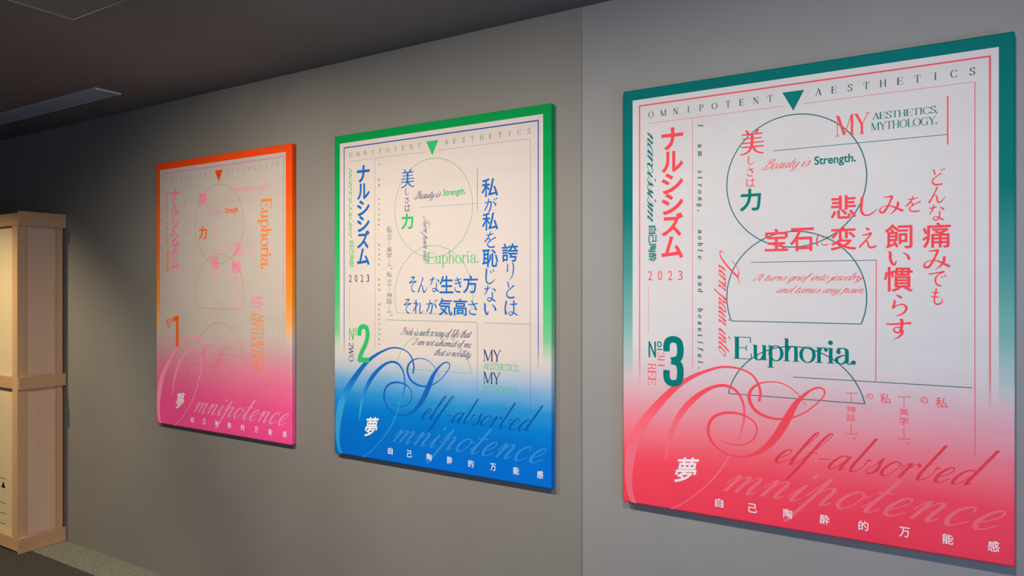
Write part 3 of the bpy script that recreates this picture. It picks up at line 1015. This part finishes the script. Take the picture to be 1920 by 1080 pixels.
# ---- third painting (right): teal and coral
m3 = paintmat('teal_coral_canvas', (0.038, 1.146 - 0.037, -0.0295),
              [(0, '#00706a', 1.0), (420, '#00756e', 1.0), (640, '#178c84', 0.92), (830, '#3aa299', 0.75), (960, '#6fb5ad', 0.45), (1040, '#8fbfb8', 0.0)],
              [(0, '#d6d1cb'), (900, '#d3cfcc'), (1000, '#d6c0c2'), (1100, '#e29fa7'), (1180, '#f07f8a'), (1240, '#f86673'), (1300, '#fb4d60'), (1455, '#fa4157')], 0.93)
P3 = Painting(-1.044, 1.146, 0.03, RDEP, 'teal and coral lettered painting numbered 3, the rightmost on the wall', m3)
teal = inkmat('teal_ink', [(0, '#00756d')])
coral = inkmat('coral_ink', [(0, '#f2484f')])
m3c = dict(
    line=inkmat('coral_frame_line', [(0, '#ea5560'), (900, '#f07d86')], [(0, 1.0), (700, 0.95), (900, 0.8), (1035, 0.0)]), line_end=1036,
    header=inkmat('dark_teal_ink', [(0, '#2c5a55')]), tri=teal, rule=inkmat('thin_pink_rule', [(0, '#d9707e')]), circle=inkmat('circle_teal', [(0, '#1f6f70')]),
    title=coral, narc=teal, kanji=teal, year=inkmat('pink_red_year', [(0, '#e2606b')]), column=inkmat('column_teal', [(0, '#3c625f')]),
    bigO=inkmat('coral_to_pink', [(0, '#f24a55'), (1060, '#f2505c'), (1150, '#f56a78'), (1300, '#f36f80'), (1455, '#f26c7c')]),
    bigS=inkmat('coral_capital', [(0, '#f24d57')]), self=inkmat('coral_script', [(0, '#f43f52')], 0.7), omni=inkmat('pale_coral_script', [(0, '#ff909c')], 0.5),
    white=inkmat('white_ink', [(0, '#f4ecec')]), kata=KATA_V, narc_v=(154, 468), kanji_v=(480, 606), circle_w=3.4, rule_w=2.6, col_s=0.98)
build_common(P3, m3c)
k = P3.ink('rule_line', inkmat('dark_teal_rule', [(0, '#2e6a70')]), 'dark teal rule', 2)
k.line([(1450, 283), (1777, 252)], 2).line([(1408, 492), (1644, 487.8)], 2).line([(1487, 707), (1823, 727)], 2.4).done()
k = P3.ink('rule_line', inkmat('coral_rule', [(0, '#ea5a68')]), 'coral rule', 2)
k.line([(1777, 180), (1777, 271)], 4).line([(1643, 488), (1642, 715)], 2.6).done()
k = P3.ink('character', coral, None, 7)
for ch, a, b, c_, d in [('美', 1388, 243, 1433, 290), ('宝', 1434, 429, 1478, 471), ('石', 1481, 427, 1526, 471), ('変', 1557, 424, 1606, 469), ('悲', 1557, 366, 1606, 410),
                        ('飼', 1659, 420, 1711, 466), ('慣', 1657, 500, 1712, 547), ('痛', 1729, 417, 1783, 465)]:
    k.px(glyph(ch, **(MING if ch == '美' else BOLD)), a, b, c_, d)
k.done()
k = P3.ink('character', coral, None, 7)
for ch, a, b, c_, d in [('し', 1402, 292, 1414, 309), ('さ', 1400, 313, 1414, 331), ('は', 1399, 334, 1416, 351),
                        ('に', 1530, 440, 1553, 461), ('え', 1610, 426, 1644, 466), ('し', 1612, 368, 1645, 405), ('み', 1648, 366, 1695, 402), ('を', 1697, 367, 1727, 398),
                        ('い', 1665, 470, 1708, 498), ('ら', 1672, 552, 1702, 593), ('す', 1661, 597, 1709, 637),
                        ('ど', 1747, 315, 1772, 348), ('ん', 1740, 350, 1773, 381), ('な', 1742, 383, 1771, 414), ('み', 1731, 467, 1783, 506), ('で', 1741, 508, 1775, 537), ('も', 1745, 540, 1768, 572)]:
    k.px(kana(ch), a, b, c_, d)
k.done()
k = P3.ink('character', teal, 'bold teal character', 7)
k.px(glyph('力', 0.026), 1387, 354, 1427, 396).done()
k = P3.ink('script_words', coral, 'coral script words', 8)
k.px(script('Beauty is', 2.0, 0.7, 0.8, 0.8, 0.62), 1427, 296, 1521, 322)
k.px(script('It turns grief into jewelry', 2.0, 0.9, 0.8, 0.8, 0.55), 1411, 512, 1620, 531)
k.px(script('and tames any pain.', 2.0, 0.9, 0.8, 0.8, 0.55), 1455, 536, 1620, 554)
k.px(script('T', 2.8, 0.9, 0.8), 1349, 469, 1387, 533, 1).px(script('urn pain into', 2.5, 1.0, 0.8, 0.8, 0.55), 1339, 496, 1369, 670, 1)
k.done()
k = P3.ink('word', teal, 'bold condensed teal word', 7)
k.px(glyph('Strength.', 0.022), 1527, 290, 1605, 311).done()
k = P3.ink('word', coral, 'coral serif letters', 7)
k.px(roman('MY', 95, 22, -40), 1566, 214, 1632, 253)
k.px(roman('3H', 75, 30), 1233, 660, 1246, 687, 1).px(roman('REE', 75, 30, -20), 1215, 681, 1230, 721, 1).done()
k = P3.ink('word', teal, 'teal serif letter', 7, True)
k.px(roman('AESTHETICS,', 100, 30, -35), 1635, 205, 1758, 220)
k.px(roman('MYTHOLOGY.', 100, 30, -40), 1633, 224, 1757, 239)
k.px(roman('Euphoria.', 100, 24, -38), 1376, 635, 1605, 692)
k.done()
k = P3.ink('number_mark', teal, 'large teal number', 7)
k.px(glyph('N', 0.035), 1216, 640, 1230, 670).px(glyph('o', 0.01), 1232, 640, 1241, 651).line([(1232, 655), (1241, 655)], 4)
k.px(digit('3'), 1243.5, 630, 1282, 725).done()
k = P3.ink('small_character', inkmat('coral_small', [(0, '#ee5766')]), None, 7)
for ch, a, b, c_, d in [('私', 1754, 745, 1777, 765), ('の', 1726, 744, 1740, 756), ('私', 1650, 738, 1671, 757), ('の', 1624, 738, 1637, 748), ('美', 1686, 766, 1704, 779), ('学', 1686, 782, 1704, 797),
                        ('神', 1587, 761, 1604, 774), ('話', 1587, 776, 1604, 790), ('、', 1699, 829, 1706, 833), ('、', 1598, 820, 1605, 824)]:
    k.px(glyph(ch, 0.002), a, b, c_, d)
for x, a0, a1, b0, b1 in ((1695, 744, 765, 802, 823), (1596, 737, 756, 794, 813)):
    k.line([(x, a0), (x, a1)], 2).line([(x, b0), (x, b1)], 2)
    k.line([(x - 10, a0 + 2), (x - 10, a0), (x + 11, a0), (x + 11, a0 + 2)], 2).line([(x - 10, b1 - 3), (x - 10, b1), (x + 11, b1 + 1), (x + 11, b1 - 2)], 2)
k.done()

# ---- second painting (middle): green and blue
m2 = paintmat('green_blue_canvas', (0.037, 1.142 - 0.036, -0.0295),
              [(0, '#009445', 1.0), (200, '#009a4a', 1.0), (500, '#1fae5c', 1.0), (760, '#48bd74', 1.0), (900, '#62c583', 0.9), (1000, '#8fd0a2', 0.0)],
              [(0, '#d6cabf'), (980, '#d4c9be'), (1050, '#b3bec8'), (1110, '#6fa7cf'), (1170, '#2a90cc'), (1230, '#007fd0'), (1320, '#0071cb'), (1455, '#0070d6')], 0.93)
P2 = Painting(-2.475, 1.142, 0.03, 0, 'green and blue lettered painting numbered 2, in the middle of the row', m2)
blue = inkmat('blue_ink', [(0, '#0f63b4')])
navy = inkmat('navy_ink', [(0, '#2b4379')])
green = inkmat('green_ink', [(0, '#2fb463')])
m2c = dict(
    line=inkmat('blue_frame_line', [(0, '#1c4aa0'), (700, '#5f78c4')], [(0, 1.0), (700, 0.95), (900, 0.8), (1010, 0.0)]), line_end=1012,
    header=inkmat('grey_green_ink', [(0, '#6f8467')]), tri=green, rule=inkmat('thin_grey_rule', [(0, '#9a8f83'), (900, '#8a8580'), (1162, '#4b6f8c')]),
    circle=inkmat('circle_green', [(0, '#7db183')]), title=blue, narc=inkmat('soft_green', [(0, '#6dbb84')]), kanji=inkmat('soft_green_kanji', [(0, '#6dbb84')]), year=navy,
    column=inkmat('column_grey', [(0, '#7f7f86')]),
    bigO=inkmat('blue_to_light', [(0, '#1a5fb4'), (1100, '#1565b8'), (1160, '#1c86cc'), (1230, '#3aa0d6'), (1455, '#2f97d2')]),
    bigS=inkmat('blue_capital', [(0, '#1661b5')]), self=inkmat('deep_blue_script', [(0, '#0b5aa8')], 0.6), omni=inkmat('pale_blue_script', [(0, '#4fb4f0')], 0.45),
    white=inkmat('white_ink_on_blue', [(0, '#f6f1ee')]), kata=[(a, b + 8 * 0, c_) for a, b, c_ in KATA_V], narc_v=(150, 470), kanji_v=(482, 606), circle_w=2.6, col_s=0.8)
build_common(P2, m2c)
k = P2.ink('rule_line', inkmat('green_grey_rule', [(0, '#7d9a80')]), 'grey green rule', 2)
k.line([(788, 388.6), (895, 381)], 1.6).line([(895, 315), (895, 396)], 3).line([(725, 599.6), (895, 604.5), (895, 741)], 2.4).line([(909.5, 605.5), (994, 608)], 2).done()
k = P2.ink('character', blue, None, 7)
for ch, a, b, c_, d in [('美', 752, 317, 777, 352), ('私', 903, 334, 934, 369), ('私', 904, 398, 934, 432), ('恥', 904, 467, 934, 501), ('誇', 941, 456, 972, 491),
                        ('生', 824, 517, 850, 550), ('方', 868, 516, 896, 550), ('気', 822, 559, 848, 592), ('高', 850, 560, 876, 592)]:
    k.px(glyph(ch, **(MING if ch == '美' else BOLD)), a, b, c_, d)
k.done()
k = P2.ink('character', blue, None, 7)
for ch, a, b, c_, d in [('が', 908, 371, 933, 397), ('を', 908, 434, 930, 465), ('じ', 910, 503, 929, 533), ('な', 908, 535, 930, 566), ('い', 907, 568, 931, 591),
                        ('り', 950, 492, 964, 526), ('と', 949, 527, 965, 560), ('は', 946, 563, 971, 592),
                        ('そ', 767, 518, 781, 548), ('ん', 783, 520, 802, 549), ('な', 806, 518, 824, 548), ('き', 852, 519, 866, 549),
                        ('そ', 757, 560, 771, 588), ('れ', 774, 561, 794, 588), ('が', 799, 561, 821, 589), ('さ', 878, 563, 896, 591)]:
    k.px(kana(ch), a, b, c_, d)
k.done()
k = P2.ink('character', navy, None, 7)
for ch, a, b, c_, d in [('し', 760, 353, 767, 366), ('さ', 759, 369, 767, 381), ('は', 759, 383, 769, 397)]:
    k.px(kana(ch), a, b, c_, d)
k = P2.ink('character', green, 'bold green character', 7)
k.px(glyph('力', 0.026), 752, 400, 775, 430).done()
k = P2.ink('script_words', navy, 'navy script words', 8)
k.px(script('Beauty is', 2.2, 0.9, 0.8, 0.8, 0.62), 776, 357, 827, 377)
k.px(script('Turn pain into', 2.2, 0.9, 0.8, 0.8, 0.8), 789, 405, 806, 495, 1)
k.px(script('Pride is such a way of life that', 2.2, 1.0, 0.8, 0.8, 0.55), 751, 616, 885, 636)
k.px(script('I am not ashamed of me,', 2.2, 1.0, 0.8, 0.8, 0.55), 773, 636, 884, 654)
k.px(script('that is nobility.', 2.2, 1.0, 0.8, 0.8, 0.55), 814, 655, 884, 673)
k.done()
k = P2.ink('word', green, 'bold condensed green word', 7)
k.px(glyph('Strength.', 0.016), 831, 353.5, 873, 369).done()
k = P2.ink('word', navy, 'dark blue serif letters', 7)
k.px(roman('MY', 95, 30, -40), 906, 656, 940, 678).px(roman('MY', 95, 30, -40), 906, 698, 939, 720)
k.px(roman('2WO', 95, 45), 654, 643, 663, 678, 1).done()
k = P2.ink('word', inkmat('leaf_green_ink', [(0, '#5fb878')]), 'green serif letter', 7, True)
k.px(roman('AESTHETICS,', 85, 40, -35), 906, 682, 973, 696).px(roman('MYTHOLOGY.', 85, 40, -40), 906, 724, 973, 737)
k.px(roman('Euphoria.', 80, 26, -12), 801, 471, 897, 501).done()
k = P2.ink('number_mark', green, 'large green number', 7)
k.px(glyph('N', 0.012), 655, 615, 663, 638).px(glyph('o', 0.0), 664, 615, 670, 624).line([(664, 627), (670, 627)], 3)
k.px(digit('2'), 670.5, 607.5, 693, 679.5).done()
k = P2.ink('small_character', inkmat('grey_navy_ink', [(0, '#6a7596')]), None, 7)
for ch, b, d in [('私', 424, 437), ('の', 439, 446), ('美', 463, 473), ('学', 474, 484), ('私', 509, 520), ('の', 524, 531), ('神', 549, 558), ('話', 559, 570)]:
    k.px(glyph(ch, 0.0), 725 if ch != 'の' else 727, b, 735 if ch != 'の' else 734, d)
for y0_, y1_ in ((448, 461), (485, 498), (534, 548), (572, 585)):
    k.line([(730, y0_), (730, y1_)], 2)
for y_ in (448, 498, 534, 585):
    k.line([(725, y_), (735, y_)], 2)
k.px(glyph('、', 0.0), 732, 502, 736, 506).px(glyph('。', 0.0), 732, 589, 736, 593)
k.done()

# ---- first painting (left): orange and pink
m1 = paintmat('orange_pink_canvas', (0.037, 1.113 - 0.040, -0.0295),
              [(0, '#ff4a14', 1.0), (200, '#ff5510', 1.0), (480, '#ff7416', 1.0), (760, '#ff9630', 1.0), (880, '#ffaa55', 0.9), (980, '#ffc090', 0.0)],
              [(0, '#cdc3b7'), (930, '#c9bdb0'), (1020, '#d4aaa8'), (1110, '#e78aa0'), (1200, '#f4709a'), (1290, '#fc5b94'), (1455, '#ff5499')], 0.90)
P1 = Painting(-3.875, 1.113, 0.03, 0, 'orange and pink lettered painting numbered 1, the leftmost on the wall', m1)
orange = inkmat('orange_ink', [(0, '#fb6316')])
pink = inkmat('pink_ink', [(0, '#ff7fa8')])
m1c = dict(
    line=inkmat('magenta_frame_line', [(0, '#d987b8'), (600, '#dba3c4')], [(0, 1.0), (600, 0.7), (1000, 0.0)]), line_end=1000,
    header=inkmat('faint_brown_ink', [(0, '#aa9c90')]), tri=inkmat('red_orange_ink', [(0, '#f04a1c')]), rule=inkmat('faint_rule', [(0, '#c8b3a8')], [(0, 1.0), (800, 0.8), (1162, 0.3)]),
    circle=inkmat('circle_orange', [(0, '#c98a6c'), (1000, '#e0805e')]), title=pink, narc=inkmat('rose_ink', [(0, '#ea8f7c')]), kanji=inkmat('orange_kanji', [(0, '#f58a45')]),
    year=inkmat('faint_pink_year', [(0, '#e3aeb4')]), column=inkmat('faint_column', [(0, '#b9a5a2')]),
    bigO=inkmat('pink_to_light', [(0, '#ff98b8'), (1100, '#ff93b4'), (1200, '#ff9cba'), (1455, '#ff92ba')]), bigS=inkmat('pink_capital', [(0, '#fc93b2')], [(0, 0.8), (1060, 0.7), (1180, 0.06), (1300, 0.0)]),
    self=inkmat('pink_script_faint', [(0, '#f2608f')], 0.01), omni=inkmat('pale_pink_script', [(0, '#ffaccc')], 0.8), white=inkmat('white_ink_on_pink', [(0, '#fdf2f0')]),
    kata=KATA_V, narc_v=(150, 468), kanji_v=(482, 606), circle_w=2.6, col_s=0.7)
build_common(P1, m1c)
k = P1.ink('rule_line', inkmat('faint_peach_rule', [(0, '#cdb09c')]), 'faint peach rule', 2)
k.line([(397, 380), (485, 374)], 2).line([(352, 609), (467, 615.5)], 2.5).line([(469, 516), (521, 516)], 2).done()
k = P1.ink('character', pink, None, 7)
for ch, a, b, c_, d in [('美', 372, 360, 389, 386), ('決', 436, 454, 452, 480), ('触', 434, 489, 452, 512), ('見', 395, 482, 411, 505)]:
    k.px(glyph(ch, 0.012), a, b, c_, d)
k.done()
k = P1.ink('character', inkmat('pale_pink_ink', [(0, '#f3a0b6')]), None, 7)
for ch, a, b, c_, d in [('し', 377, 389, 383, 400), ('さ', 377, 401, 384, 410), ('は', 377, 411, 385, 421), ('も', 399, 425, 407, 442), ('っ', 399, 447, 407, 458), ('と', 400, 463, 409, 478), ('て', 398, 509, 409, 528),
                        ('で', 411, 459, 422, 474), ('も', 424, 458, 434, 476), ('し', 454, 457, 463, 479), ('て', 465, 456, 477, 478),
                        ('れ', 437, 516, 451, 533), ('な', 437, 537, 451, 551), ('い', 438, 555, 452, 567), ('で', 438, 571, 453, 590)]:
    k.px(kana(ch), a, b, c_, d)
k.done()
k = P1.ink('character', orange, 'bold orange character', 7)
k.px(glyph('力', 0.026), 372.5, 424, 388, 449).done()
k = P1.ink('script_words', inkmat('soft_pink_ink', [(0, '#f29db6')]), 'pink script words', 8)
k.px(script('Turn pain into', 2.6, 0.9, 0.8, 0.8, 0.7), 424, 342, 506, 365).px(script('Beauty is', 2.4, 1.0), 390, 391, 420, 405).done()
k = P1.ink('word', orange, 'bold condensed orange word', 7)
k.px(glyph('Strength.', 0.02), 422, 388, 448, 402).done()
k = P1.ink('word', inkmat('light_orange_ink', [(0, '#f98a3e')]), 'orange serif letter', 7, True)
k.px(roman('Euphoria.', 115, 40, -12), 483, 372, 509, 505, 1)
k.px(roman('AESTHETICS,', 95, 45, -35), 482, 586, 494, 695, 1).px(roman('MYTHOLOGY.', 95, 45, -40), 471, 587, 482, 693, 1).done()
k = P1.ink('word', pink, 'pink serif letters', 7)
k.px(roman('MY', 85, 45, -40), 471, 556, 492, 581, 1).done()
k = P1.ink('number_mark', orange, 'large orange number', 7)
k.px(glyph('N', 0.012), 312, 597, 318, 616).px(glyph('o', 0.01), 319, 597, 323, 604).line([(319, 606), (323, 606)], 3)
k.px(digit('1', 14), 323.5, 591.5, 335, 650).done()
